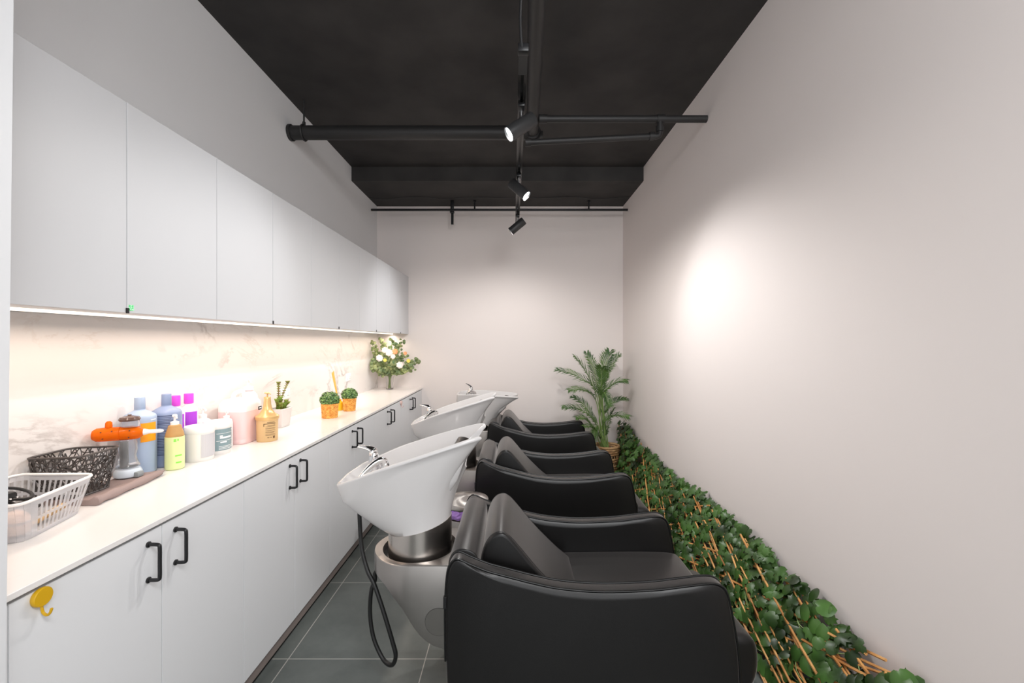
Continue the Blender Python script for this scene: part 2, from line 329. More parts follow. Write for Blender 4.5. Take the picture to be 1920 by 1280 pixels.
def spot(y_m, d, lab, power, cone, spill=20):
    """lamp head hung from the track; d is the beam direction"""
    d = Vector(d).normalized()
    t = thing('spot_lamp', (.04, y_m, ZT-.012), lab, 'spotlight', 'track spotlights')
    b = MB(); b.box(-.016, .016, -.055, .055, -.014, .004, bev=.003); b.build('adapter', 'blk', t)
    b = MB(); cyl(b, (0, -.0, -.014), (0, 0, -.045), .011, 14); b.build('stem', 'chrome', t)
    c = Vector((0, 0, -.085)); q = d.to_track_quat('Z', 'Y').to_matrix()
    def ring(r, z): return [tuple(c+q @ Vector((r*cos(2*pi*k/32), r*sin(2*pi*k/32), z))) for k in range(32)]
    b = MB(); b.rings([ring(.034, -.075), ring(.0365, -.072), ring(.0365, .078), ring(.0345, .080), ring(.0325, .078), ring(.0325, .066)], cap1=False); b.build('housing', 'lamp', t)
    b = MB(); b.rings([ring(.0323, .0665), ring(.0323, .0685), ring(.02, .072)]); b.build('lens', 'lens', t)
    L = bpy.data.lights.new('spot_light', 'SPOT'); L.energy = power; L.spot_size = R(cone); L.spot_blend = .9; L.shadow_soft_size = .022; L.color = (.97, .98, 1)
    o = bpy.data.objects.new('spot_light', L); COL.objects.link(o); o.parent = t; o.location = c+d*.085; o.rotation_euler = d.to_track_quat('-Z', 'Y').to_euler()
    L = bpy.data.lights.new('spill_light', 'SPOT'); L.energy = spill; L.spot_size = R(178); L.spot_blend = .6; L.shadow_soft_size = .03; L.color = (1, .97, .94)
    o = bpy.data.objects.new('spill_light', L); COL.objects.link(o); o.parent = t; o.location = c+d*.085; o.rotation_euler = (0, 0, 0)
spot(2.11, (-.80, -.20, -.60), 'nearest black spotlight on the track, aimed down at the left cabinets', 22, 62, spill=30)
spot(2.98, (.78, -.30, -.78), 'middle black spotlight on the track, aimed at the right wall', 31, 80, spill=62)
spot(3.92, (-.78, .10, -.62), 'farthest black spotlight on the track, aimed at the left near the back wall', 32, 62, spill=34)
# ---------------------------------------------------------------- shampoo chairs
def offset(poly, d):
    n = len(poly); out = []
    for i in range(n):
        a, b_, c = poly[i-1], poly[i], poly[(i+1) % n]
        t = Vector((c[0]-a[0], c[1]-a[1])).normalized(); nn = Vector((-t.y, t.x)); out.append((b_[0]+nn.x*d, b_[1]+nn.y*d))
    return out
def panel(poly, y0, y1, r=.02, face=.0, m='leather'):
    """poly in XZ, counter-clockwise seen from -Y; rounded over both faces"""
    a = sum(p[0]*q[1]-q[0]*p[1] for p, q in zip(poly, poly[1:]+poly[:1]))
    if a < 0: poly = poly[::-1]
    rs = []
    for k in range(6):
        th = k/5*pi/2; rs.append((r*(1-sin(th)), y0+r*(1-cos(th))*1.0))
    seq = [(r*(1-sin(k/5*pi/2)), y0+r*(1-cos(k/5*pi/2))) for k in range(6)]
    seq2 = [(d, y1-(y-y0)) for d, y in reversed(seq)]
    b_ = MB(); rings = [[(x, y, z) for x, z in offset(poly, d)] for d, y in seq+seq2]
    if face:
        cx_ = sum(p[0] for p in poly)/len(poly); cz_ = sum(p[1] for p in poly)/len(poly)
        inn = offset(poly, 0.0005)
        def sc(f, y): return [(cx_+(x-cx_)*f, y, cz_+(z-cz_)*f) for x, z in inn]
        fs = [.80, .83, .86, .89, .92, .95, .98]; bl = lambda f: face*(1-(1-(1-f)/.2)**2)
        A = [sc(f, y0-bl(f)) for f in fs]; B_ = [sc(f, y1+bl(f)) for f in fs[::-1]]
        rings = A+rings+B_
    return b_.rings(rings)
def smooth2(pts, n=6, closed=True):
    return [(p.x, p.y) for p in catmull([(x, z, 0) for x, z in pts], n, closed)]
side = [(-.229, .16), (-.236, .3), (-.2375, .475), (-.232, .585), (-.222, .632), (-.196, .655), (-.148, .636), (-.09, .613), (-.031, .597), (.084, .568), (.176, .551), (.315, .541), (.489, .547), (.60, .560), (.685, .569), (.722, .563), (.744, .54), (.761, .475), (.785, .33), (.793, .2), (.795, .125), (.76, .105), (.4, .10), (-.17, .10), (-.205, .106), (-.224, .125)]
hw = .32
tc = thing('shampoo_chair', (0, 1.82, 0), 'nearest black leather shampoo armchair, in the foreground', 'armchair', 'black shampoo armchairs')
sp = smooth2(side, 5)
TH = .062
for s in (-1, 1):
    y0, y1 = (-hw, -hw+TH) if s < 0 else (hw-TH, hw)
    arm = panel(sp, y0, y1, .016, face=.010).build('armrest', 'leather', tc, ang=60)
    ye = -hw+.004 if s < 0 else hw-.004
    edge = [(x, z) for x, z in side[1:21]]
    for yy, nm in ((ye, 'piping'), (-ye/abs(ye)*0+ (y1-.004 if s < 0 else y0+.004), 'piping')):
        p3 = [(p.x, yy, p.y) for p in catmull([(x, z, 0) for x, z in edge], 5)]
        MB().tube(p3, .0036, 8).build('piping', 'piping', arm)
b = MB(); b.box(-.25, -.236, -hw-.001, -hw+.004, .41, .44)
MB().box(-.2425, -.232, -hw-.0015, -hw+.012, .485, .525, bev=.001, seg=1).build('brand_tag', 'blk', tc, smooth=False)
# back shell between the arms, its top level with the arm tops
bk = smooth2([(-.232, .12), (-.2375, .4), (-.236, .58), (-.226, .638), (-.196, .662), (-.15, .655), (-.125, .62), (-.12, .5), (-.12, .3), (-.12, .12)], 5)
panel(bk, -hw+TH-.004, hw-TH+.004, .006).build('back_panel', 'leather', tc, ang=60)
# seat
st = smooth2([(-.11, .20), (-.11, .39), (-.08, .402), (.2, .405), (.55, .41), (.74, .405), (.79, .385), (.812, .34), (.80, .25), (.78, .20), (.4, .19)], 5)
panel(st, -hw+TH+.002, hw-TH-.002, .018).build('seat', 'leather', tc, ang=60)
lg = smooth2([(.70, .13), (.72, .33), (.80, .335), (.86, .33), (.895, .30), (.905, .24), (.895, .17), (.86, .125), (.78, .115)], 5)
panel(lg, -hw+TH+.015, hw-TH-.015, .03).build('leg_rest', 'leather', tc, ang=60)
# wedge back cushion
cu = smooth2([(-.118, .43), (-.122, .56), (-.112, .635), (-.085, .685), (-.05, .702), (-.018, .69), (.02, .65), (.10, .555), (.20, .455), (.265, .40), (.24, .39), (.05, .40), (-.09, .41)], 5)
cush = panel(cu, -.218, .218, .014).build('back_cushion', 'leather', tc, ang=60)
for s in (-1, 1):
    p3 = [(x, s*.204, z) for x, z in offset(cu if sum(p[0]*q[1]-q[0]*p[1] for p, q in zip(cu, cu[1:]+cu[:1])) > 0 else cu[::-1], .002)]
    MB().tube(p3, .0032, 6, closed=True).build('piping', 'piping', cush)
b = MB(); b.box(-.19, .74, -hw+.05, hw-.05, .10, .20); b.build('seat_frame', 'rubber', tc, smooth=False)
# ---------------------------------------------------------------- wash basins
XC = -.39
tb = thing('wash_basin', (XC, 1.82, 0), 'nearest white ceramic backwash basin on a steel pedestal, in the foreground', 'basin', 'white backwash basins')
half = [(-.225, 0, .93), (-.212, .045, .945), (-.178, .083, .985), (-.138, .103, 1.022), (-.122, .128, 1.036), (-.138, .150, 1.038), (-.20, .172, 1.022), (-.29, .190, .996), (-.40, .203, .963), (-.52, .200, .925), (-.60, .186, .893), (-.665, .163, .866), (-.688, .138, .858), (-.695, .09, .856), (-.70, .0, .857)]
ctrl = half+[(x, -y, z) for x, y, z in half[-2:0:-1]]
rim = [Vector((p.x-XC, p.y, p.z)) for p in catmull(ctrl, 5, True)]
nr = len(rim)
angs = [math.atan2(p.y, p.x+.08) for p in rim]
rs = []
bc = Vector((.005, 0, 0)); rb = .128
def botp(i):
    # spread the bottom ring by the rim's arc fraction
    a = 2*pi*i/nr; return Vector((rb*cos(a), rb*sin(a), .655+.028*cos(a)))
B = [botp(i) for i in range(nr)]
cen = Vector((-.03, 0, .9))
def inward(p, d):
    q = Vector((p.x-cen.x, p.y, 0)); L_ = q.length; q = q*(max(L_-d, 0)/L_); return Vector((cen.x+q.x, q.y, p.z))
outer = []
rightw = [max(0, min(1, (p.x+.05)/.3)) for p in rim]
leftw = [max(0, min(1, (-p.x-.02)/.25)) for p in rim]
notch = [max(0, 1-abs(p.y)/.115) if p.x > .12 else 0 for p in rim]
apr = [inward(rim[i], .010+.012*leftw[i])-Vector((-.040*notch[i], 0, .016+.055*leftw[i]+.030*notch[i])) for i in range(nr)]
outer.append([inward(Vector((b_.x, b_.y, b_.z)), .012)-Vector((0, 0, .004)) for b_ in B])
NS = 12
for k in range(NS+1):
    s = k/NS; ring = []
    for i in range(nr):
        w = rightw[i]; pw = .86*(1-w)+1.75*w
        sx = s**pw; sz = s; p = B[i].lerp(apr[i], sx); p.z = B[i].z*(1-sz)+apr[i].z*sz
        ring.append(p)
    outer.append(ring)
for d_, z_ in ((.0015, -.010), (0, -.006), (.0012, -.0015), (.005, .002), (.010, .003), (.015, .002), (.019, -.002), (.021, -.007)):
    outer.append([inward(rim[i], d_)+Vector((0, 0, z_)) for i in range(nr)])
drain = Vector((-.02, 0, .735))
for f, g in ((.86, .12), (.80, .32), (.70, .58), (.55, .80), (.36, .93), (.15, .99), (.06, 1)):
    ring = []
    for i in range(nr):
        p = inward(rim[i], .021); q = Vector((drain.x+(p.x-drain.x)*f, p.y*f, 0)); q.z = (rim[i].z-.01)*(1-g)+drain.z*g
        ring.append(q)
    outer.append(ring)
bowl = MB().rings([[tuple(p) for p in r] for r in outer], cap0=True, cap1=True).build('bowl', 'ceramic', tb, ang=50)
# neck rest draped over the notch
nrp = []
for y in [-.068, -.06, -.05, -.035, 0, .035, .05, .06, .068]:
    z = .930+ .105*(abs(y)/.10)**2.0; x = -.222+.075*(abs(y)/.10)**2.0; nrp.append((x-XC-.016, y, z+.008))
b = MB(); P = catmull(nrp, 4); prof = []
for i, p in enumerate(P):
    tt = (P[min(i+1, len(P)-1)]-P[max(i-1, 0)]).normalized(); al = Vector((-.72, 0, -.69)); al = (al-tt*al.dot(tt)).normalized(); nn = tt.cross(al)
    prof.append([tuple(p+al*(.050*cos(a*pi/8)+.026)+nn*(.017*sin(a*pi/8))) for a in range(16)])
b.rings(prof); b.build('neck_rest', 'gel', bowl)
MB().lathe([(.022, 0), (.022, .003), (.017, .004), (.012, .001)], 24, (drain.x, 0, drain.z+.0005)).build('drain', 'chrome', bowl)
# faucet: deck block, body, lever, swan spray handle and ribbed spray head
fx = lambda p: (p[0]-XC, p[1], p[2])
b = MB()
b.lathe([(.0001, -.02), (.028, -.02), (.028, 0), (.022, .03), (.019, .055), (.021, .07), (.017, .082), (.008, .09), (.0001, .091)], 20, fx((-.590, .01, .862)))
for i_, pts in enumerate([[(-.600, .012, .925), (-.586, .008, .945), (-.60, .010, .957), (-.63, .014, .963), (-.66, .018, .965)]]):
    b.tube(catmull([fx(p) for p in pts], 5), [.016+.004*sin(k/20*pi)-.011*max(0, (k-8)/12) for k in range(21)], 12, flat=.55)
b.build('faucet', 'chrome', bowl)
b = MB(); P = catmull([fx(p) for p in [(-.535, -.015, .905), (-.548, -.022, .918), (-.575, -.045, .908), (-.600, -.075, .885), (-.618, -.10, .858), (-.626, -.115, .842)]], 5)
b.tube(P, [.016, .017, .017, .0165, .016]+[.0155-.0085*min(1, k/14) for k in range(len(P)-5)], 12)
b.lathe([(.010, 0), (.017, .004), (.019, .03), (.014, .045)], 18, fx((-.533, -.012, .862))); b.build('hand_spray', 'chrome', bowl)
b = MB()
for k in range(6):
    a = k*.35-.9; x = -.56+.028*sin(a); y = -.005+.028*cos(a); cyl(b, fx((x, y, .84)), fx((x+.004, y, .895)), .003, 6)
b.build('spray_cradle', 'chrome', bowl)
# collar
b = MB()
b.rings([[( .132*cos(a), .132*sin(a), .50) for a in [2*pi*k/40 for k in range(40)]], [(.130*cos(a), .130*sin(a), .655+.030*cos(a)) for a in [2*pi*k/40 for k in range(40)]], [(.12*cos(a), .12*sin(a), .656+.030*cos(a)) for a in [2*pi*k/40 for k in range(40)]]])
b.build('collar', 'cyl', tb)
# pedestal by columns
zb_pts = [(-.575, .488), (-.54, .484), (-.4975, .468), (-.452, .424), (-.417, .384), (-.383, .327), (-.344, .280), (-.303, .252), (-.256, .233), (-.20, .18), (-.14, .09), (-.10, .0), (.35, .0)]
def interp(pts, x):
    for (a, za), (c, zc) in zip(pts, pts[1:]):
        if a <= x <= c: return za+(zc-za)*(x-a)/(c-a)
    return pts[0][1] if x < pts[0][0] else pts[-1][1]
pr = .172; cx = -.403
cols = []
zs_ = [(p.x, p.y) for p in catmull([(x, z, 0) for x, z in zb_pts], 6)]
zb_pts = sorted(zs_)
xs = [cx-pr*cos(t_) for t_ in [k/14*pi/2 for k in range(15)]]+[-.39, -.375, -.36, -.344, -.33, -.316, -.303, -.29, -.27, -.2415]
for x in xs:
    w = sqrt(max(pr*pr-(x-cx)**2, 1e-6)) if x < cx else pr
    w = max(w, .004); cols.append((x, w, .557, interp(zb_pts, x)))
for x in (-.2410, -.22, -.20, -.17, -.14, -.12, -.10, .1, .35): cols.append((x, pr, .098, min(interp(zb_pts, x), .09)))
b = MB(); rr = []
for x, w, zt, zb in cols:
    e = min(.006, w*.5, (zt-zb)*.3); rr.append([(x-XC, -w, zb), (x-XC, -w, zt-e), (x-XC, -w+e*.4, zt-e*.3), (x-XC, -w+e, zt), (x-XC, w-e, zt), (x-XC, w-e*.4, zt-e*.3), (x-XC, w, zt-e), (x-XC, w, zb)])
b.rings(rr); ped = b.build('pedestal', 'steel', tb, ang=35)
cut = MB().lathe([(.152, .53), (.152, .60)], 48, (0, 0, 0)).build('cutter', 'dark', tb)
bm_ = ped.modifiers.new('b', 'BOOLEAN'); bm_.operation = 'DIFFERENCE'; bm_.object = cut; bm_.solver = 'EXACT'
bpy.context.view_layer.update(); dg = bpy.context.evaluated_depsgraph_get()
me = bpy.data.meshes.new_from_object(ped.evaluated_get(dg)); ped.modifiers.clear(); ped.data = me
bpy.data.objects.remove(cut)
me.materials.clear(); me.materials.append(M['steel'])
me.polygons.foreach_set('material_index', [0]*len(me.polygons)); me.set_sharp_from_angle(angle=R(35))
MB().lathe([(.133, .5302), (.1515, .5302), (.1515, .5312), (.133, .5312), (.133, .5302)], 40, cap0=False, cap1=False).build('recess_shade_ring', 'rubber', tb, smooth=False)  # dark ring paints the shade in the gap around the collar
def ydisc(c, r, y0, y1, n=36): return MB().rings([[(c[0]+r*cos(2*pi*k/n), y, c[1]+r*sin(2*pi*k/n)) for k in range(n)] for y in (y0, y1)])
ydisc((-.283-XC, .343), .0535, -pr-.0006, -pr+.002).build('cover_ring', 'rubber', ped)
ydisc((-.283-XC, .343), .0525, -pr-.0012, -pr+.002).build('cover_disc', 'steel', ped)
# hose hanging below the bowl
hp = [(674, 950), (674, 965), (678, 1025), (689, 1069), (702, 1096), (719, 1146), (736, 1203), (742, 1229), (735, 1246), (719, 1236), (701, 1197), (694, 1152), (696, 1108), (703, 1087), (720, 1070), (745, 1062)]
hd = [1.80, 1.80, 1.79, 1.77, 1.75, 1.73, 1.72, 1.72, 1.74, 1.77, 1.79, 1.80, 1.80, 1.81, 1.82, 1.82]
pts = [((x-962)*d/810-XC, d-1.82, 1.41-(y-641)*d/810) for (x, y), d in zip(hp, hd)]
pts[0] = (pts[0][0], pts[0][1], pts[0][2]+.03); pts[-1] = (-.15, 0, .455); pts[-2] = (-.19, 0, .44); 
MB().tube(catmull(pts, 6), .0085, 10).build('hose', 'rubber', tb)
# copies
lab_c = ['middle black leather shampoo armchair, behind the nearest one', 'farthest black leather shampoo armchair, near the back wall']
lab_b = ['middle white backwash basin, behind the nearest one', 'farthest white backwash basin, tilted level, near the back wall']
for k, dy in enumerate((1.2225, 2.50)):
    c = copy_tree(tc); c.location.y += dy; c['label'] = lab_c[k]
    c2 = copy_tree(tb); c2.location.y += dy; c2['label'] = lab_b[k]
    if k == 1:
        for q in kids(c2):
            if q.name.startswith('bowl'):
                a = R(21); pz = .5
                q.rotation_euler = (0, a, 0); piv = Vector((0, 0, pz)); q.location = piv-Matrix.Rotation(a, 3, 'Y') @ piv+Vector((0, 0, -.035))
# ---------------------------------------------------------------- steel bin with lilac liner between the units
M['lilac'] = mat('lilac_film', (.50, .28, .80), .3, spec=.7)
def brushed_radial():
    m = mat('radial_steel', (.62, .58, .55), .3, metal=1); n, l = nodes(m); b_ = n['Principled BSDF']
    b_.inputs['Anisotropic'].default_value = .9
    tg = n.new('ShaderNodeTangent'); tg.direction_type = 'RADIAL'; tg.axis = 'Z'; l.new(tg.outputs[0], b_.inputs['Tangent']); return m
M['radial'] = brushed_radial()
t = thing('pedal_bin', (-.262, 2.43, 0), 'round stainless steel bin with a lilac liner, between the first two basins', 'bin')
MB().lathe([(.115, 0), (.122, .004), (.122, .44), (.120, .445)], 40).build('body', 'steel', t)
random.seed(17)
MB().rings([[(( r_+random.uniform(-.004, .005))*cos(2*pi*k/60), (r_+random.uniform(-.004, .005))*sin(2*pi*k/60), z_+random.uniform(-.004, .004)) for k in range(60)] for r_, z_ in ((.121, .455), (.128, .466), (.131, .478), (.128, .49), (.122, .502))], False, False).build('liner', 'lilac', t, smooth=False)
MB().lathe([(.127, .505), (.129, .512), (.122, .53), (.09, .541), (.045, .546), (.001, .548)], 48).build('lid', 'radial', t)
# ---------------------------------------------------------------- palm in basket
t = thing('potted_palm', (.995, 4.60, 0), 'tall green areca palm in a woven basket in the far right corner', 'plant')
b = MB(); hP = .315
for k in range(13):
    z = .012+k*(hP-.02)/12; r = .098+.032*z/hP
    if k in (5, 8): continue
    b.tube([((r+.004*sin(12*a+k*pi))*cos(a), (r+.004*sin(12*a+k*pi))*sin(a), z) for a in [2*pi*i/48 for i in range(48)]], .0115 if k < 12 else .013, 6, closed=True)
for k in range(24):
    a = 2*pi*k/24; b.tube([(.098*cos(a), .098*sin(a), 0), (.130*cos(a), .130*sin(a), hP)], .006, 5)
b.lathe([(.095, .002), (.092, .008)], 24); b.build('basket', 'rattan', t)
MB().lathe([(.085, .01), (.108, .24), (.0, .245)], 24).build('soil', 'soil', t)
PY = 4.60
def px2(px, py, Y): return ((px-962)*Y/810, Y, 1.41-(py-641)*Y/810)
random.seed(3)
fronds = [((1128, 728), (1143, 661), .02, .30), ((1126, 735), (1160, 667), -.10, .26), ((1120, 735), (1047, 694), .05, .32), ((1118, 740), (1079, 672), -.12, .30), ((1122, 728), (1101, 663), .12, .24),
          ((1130, 742), (1172, 715), -.15, .26), ((1116, 748), (1068, 732), -.22, .25), ((1132, 775), (1172, 748), .04, .22), ((1118, 790), (1058, 764), -.08, .27), ((1116, 792), (1076, 745), .10, .24), ((1130, 795), (1176, 782), -.22, .26),
          ((1116, 808), (1082, 784), -.15, .22), ((1125, 822), (1096, 800), -.25, .20), ((1134, 815), (1150, 770), -.12, .22), ((1128, 735), (1128, 690), -.2, .26), ((1130, 740), (1142, 760), -.24, .2), ((1120, 800), (1108, 842), -.24, .18)]
for i, (a, c, dyy, wl) in enumerate(fronds):
    A = Vector(px2(a[0], a[1], PY+dyy*.25)); C = Vector(px2(c[0], c[1], PY+dyy)); 
    C.y = min(C.y, YB-.06); C.x = min(C.x, XR-.04)
    base = Vector((.995+random.uniform(-.035, .035), PY+random.uniform(-.035, .035), .24))
    mid = A.lerp(C, .5)+Vector((0, 0, .05))
    P = catmull([base, base.lerp(A, .5)+Vector((random.uniform(-.01, .01), 0, 0)), A, mid, C], 8)
    org = Vector((.995, 4.60, 0)); b = MB(); b.tube([p-org for p in P], [.0075-.006*k/(len(P)-1) for k in range(len(P))], 6)
    fr = b.build('frond', 'palmstem', t)
    b = MB(); Q = P[15:]; nL = 34
    for k in range(nL):
        u = k/(nL-1)*(len(Q)-1.01); j = int(u); p = Q[j].lerp(Q[j+1], u-j)-org; tg = (Q[j+1]-Q[j]).normalized()
        sd = tg.cross(Vector((0, -.35, 1))).normalized(); upv = sd.cross(tg).normalized()
        ln = wl*.56*(.35+.65*sin(pi*min(1, .15+k/(nL-1)*.8)))*random.uniform(.85, 1.1)
        for s in (-1, 1):
            d = (sd*s*.62+tg*.9+upv*random.uniform(.02, .3)).normalized(); w = tg*.0062
            m1 = p+d*ln*.5+Vector((0, 0, .006)); e = p+d*ln-Vector((0, 0, ln*.18))
            for q_ in (m1, e):
                q_.x = min(q_.x, XR-.012-org.x); q_.y = min(q_.y, YB-.012-org.y)
            v = [b.v(p-w*.5), b.v(m1-w), b.v(e), b.v(m1+w), b.v(p+w*.5), b.v(m1+upv*.002)]
            b.f((v[0], v[1], v[5])); b.f((v[1], v[2], v[5])); b.f((v[2], v[3], v[5])); b.f((v[3], v[4], v[5])); b.f((v[4], v[0], v[5]))
    b.build('leaflets', 'palm', fr, smooth=False)
# ---------------------------------------------------------------- ivy trellis leaning on the right wall
random.seed(11)
t = thing('ivy_trellis', (1.1, 3.0, 0), 'long willow trellis covered in green ivy leaning along the foot of the right wall', 'plant')
org = Vector((1.1, 3.0, 0))
def tp(y, s):   # s 0 foot .. 1 top of the leaning trellis
    top = .355+.010*y+(.06*max(0, (y-3.6)))+ .02*sin(y*3.1)
    foot = 1.04+.03*sin(y*1.3)+.11*max(0, min(1, (y-4.15)/.3))
    if y < 1.7: foot += (1.7-y)*.09
    return Vector((foot+(1.232-foot)*s**.9, y, .006+top*s))
b = MB(); Y0, Y1 = 1.02, 4.86; n = 40
for k in range(-10, n+10):
    for sgn in (-1, 1):
        ya = Y0+(Y1-Y0)*(k+random.uniform(-.35, .35))/n; pts = []; tl = random.uniform(.8, 1.5); off_ = random.uniform(-.026, .006)
        L_ = random.uniform(.9, 1.04)
        for q in range(13):
            s = q/12*L_; y = ya+sgn*(s-.5)*tl
            if y < Y0 or y > Y1: continue
            p = tp(y, s)+Vector((-.012-.006*sgn+random.uniform(-.003, .003), 0, .0)); p.x = min(p.x, XR-.008); p.z = max(p.z, .007); p.x += off_; pts.append(p-org)
        if len(pts) > 1: b.tube(pts, random.uniform(.0042, .006), 5)
b.build('lattice', 'twig', t)
b = MB(); lobes = [(0, 1.0), (18, .62), (38, .86), (62, .50), (90, .70), (125, .62), (158, .45), (180, .22)]
def leaf(b_, p, nrm, up, sz, w=1.0, lob=lobes):
    nrm = nrm.normalized(); up = (up-nrm*up.dot(nrm)).normalized(); sd = nrm.cross(up)
    c = b_.v(p+nrm*sz*.06); pts = []
    for a, r in lob: pts.append((r*sin(R(a)), r*cos(R(a))))
    full = pts+[(-x, y) for x, y in pts[-2:0:-1]]
    vs = [b_.v(p+sd*x*sz*.62*w+up*y*sz*.62-nrm*abs(x)*sz*.14-nrm*max(0, y)**2*sz*.12) for x, y in full]
    for i in range(len(vs)): b_.f((c, vs[i], vs[(i+1) % len(vs)]))
round_lobes = [(0, .95), (20, .84), (45, .78), (70, .74), (100, .68), (130, .62), (160, .52), (180, .34)]
cnt = 0
while cnt < 1800:
    y = random.uniform(Y0, Y1-.02)
    dens = 1.0 if y > 1.95 else .25+.75*(y-Y0)/(1.95-Y0)
    if random.random() > dens: continue
    s = random.uniform(.0, 1.06)**.8; p = tp(y, s)
    p += Vector((-random.uniform(.002, .050), 0, random.uniform(-.01, .03)))
    if y > 3.9: p.x -= random.uniform(0, .07)*(1 if y < 4.35 else .1)
    nrm = Vector((-.8+random.uniform(-.5, .3), random.uniform(-.7, .45), .7+random.uniform(-.4, .5)))
    up = Vector((random.uniform(-.6, .6), random.uniform(-1, .6), random.uniform(-1, .7)))
    sz = random.uniform(.05, .084)
    p.x = min(p.x, XR-.04); p.z = max(p.z, .045)
    leaf(b, p-org, nrm, up, sz, lob=lobes if (y > 1.9 or random.random() < .3) else round_lobes); cnt += 1
b.build('ivy_leaves', 'leaf', t, smooth=True, ang=75)
b = MB()
for k in range(70):
    y = random.uniform(Y0+.1, Y1-.35); s = random.uniform(.1, .9); P = []
    for q in range(6):
        yy = y+q*.05; P.append(tp(min(yy, Y1), min(1, max(0, s+.12*sin(q+k))))+Vector((-.02-.01*sin(q*2+k), 0, .01))-org)
    b.tube(catmull(P, 3), .0018, 4)
b.build('vines', 'palmstem', t)
# ================================================================ things on the worktop
Z0 = WT
def wp(px, py):   # point on the worktop under a pixel of the photograph
    Y = .52*0+(1.41-WT)*810/(py-641); return ((px-962)*Y/810, Y)
def patch(b_, r, sx, sy, a0, a1, z0, z1, n=10, off=.0006):
    A = [R(a0+(a1-a0)*k/n) for k in range(n+1)]
    for k in range(n):
        a, c = A[k], A[k+1]
        ps = [((r+off)*sx*cos(a), (r+off)*sy*sin(a), z0), ((r+off)*sx*cos(c), (r+off)*sy*sin(c), z0), ((r+off)*sx*cos(c), (r+off)*sy*sin(c), z1), ((r+off)*sx*cos(a), (r+off)*sy*sin(a), z1)]
        b_.f([b_.v(p) for p in ps])
    return b_
M['bluegrey'] = mat('blue_grey_plastic', (.36, .45, .60), .38)
M['bluedark'] = mat('blue_grey_plastic_deep', (.25, .31, .47), .38)
M['orangelab'] = mat('orange_label', (.95, .36, .01), .5)
M['ink'] = mat('dark_blue_ink', (.06, .08, .16), .5)
M['white'] = mat('white_print', (.85, .85, .85), .5)
M['plastic'] = M.get('plastic')
def big_bottle(name, loc, h, r, m, lab, th):
    t = thing(name, (*loc, Z0), lab, 'bottle', 'blue grey shampoo bottles', rz=0)
    MB().lathe([(r*.88, 0), (r*.97, .004), (r, .012), (r, h*.70), (r*.985, h*.74), (r*.93, h*.765), (r*.60, h*.805), (r*.34, h*.83), (r*.31, h*.845)], 40).build('body', m, t)
    b_ = MB(); n_ = 40
    b_.rings([[(rr_*(1+.03*(k % 2))*cos(2*pi*k/n_), rr_*(1+.03*(k % 2))*sin(2*pi*k/n_), z_) for k in range(n_)] for rr_, z_ in ((r*.30, h*.84), (r*.32, h*.845), (r*.31, h*.99), (r*.29, h))])
    b_.build('cap', m, t); return t
x, y = wp(259, 886); y += .03
t = big_bottle('shampoo_bottle', (-1.488, 1.722), .300, .054, 'bluegrey', 'blue grey shampoo bottle with an orange label, left of its twin', -50)
patch(MB(), .054, 1, 1, -47, 14, .128, .202).build('label_patch', 'orangelab', t)
patch(MB(), .054, 1, 1, -12, 14, .210, .214, off=.0007).build('print_line', 'white', t)
t = big_bottle('shampoo_bottle', (-1.470, 1.832), .300, .054, 'bluedark', 'blue grey shampoo bottle with fine print and a barcode, behind the orange labelled one', -50)
b = MB(); random.seed(5)
for k in range(26):
    z = .052+k*.0064; e = random.choice([-28, -24, -30, -35]);
    patch(b, .054, 1, 1, -92, e, z, z+.0022 if k % 5 else z+.0036, n=8)
b.build('print_line', 'ink', t)
patch(MB(), .054, 1, 1, -52, -30, .038, .078, off=.0012).build('barcode_patch', 'white', t)
b = MB()
for k in range(9): patch(b, .054, 1, 1, -50+k*2.1, -49+k*2.1, .044, .072, n=1, off=.0016)
b.build('barcode_bars', 'ink', t)
# green hand soap
M['lime'] = mat('lime_liquid_bottle', (.72, .80, .40), .3, sss=.2); M['amber'] = mat('amber_plastic', (.95, .60, .25), .12, trans=.6, ior=1.2)
M['limeprint'] = mat('lime_print', (.28, .78, .10), .5)
t = thing('soap_bottle', (-1.390, 1.775, Z0), 'small lime green soap bottle with a clear amber top', 'bottle')
MB().lathe([(.028, 0), (.0325, .004), (.033, .01), (.033, .128), (.0325, .134)], 32, sx=1.02, sy=1.02).build('body', 'lime', t)
MB().lathe([(.0325, .134), (.031, .146), (.024, .168), (.022, .178), (.014, .182)], 32).build('shoulder', 'amber', t)
b = MB(); patch(b, .033*1.02, 1, 1, -58, -44, .116, .127); patch(b, .033*1.02, 1, 1, -38, -30, .118, .127); patch(b, .033*1.02, 1, 1, -50, -10, .056, .062); patch(b, .033*1.02, 1, 1, -46, -12, .028, .034); b.build('print_line', 'limeprint', t)
def pump(b_, z, s=1.0, yaw=0.0, r=.019):
    b_.lathe([(r*s, z), (r*s, z+.016*s), (r*.5*s, z+.02*s), (.005*s, z+.022*s), (.005*s, z+.042*s), (.0115*s, z+.043*s), (.0115*s, z+.052*s), (.006*s, z+.056*s)], 16)
    c, s_ = cos(yaw), sin(yaw)
    b_.tube([(0, 0, z+.049*s), (c*.02*s, s_*.02*s, z+.05*s), (c*.036*s, s_*.036*s, z+.046*s), (c*.042*s, s_*.042*s, z+.038*s)], [.006*s, .0055*s, .0045*s, .004*s], 8)
b = MB(); pump(b, .180, .78, -.7); b.build('pump', 'plastic', t)
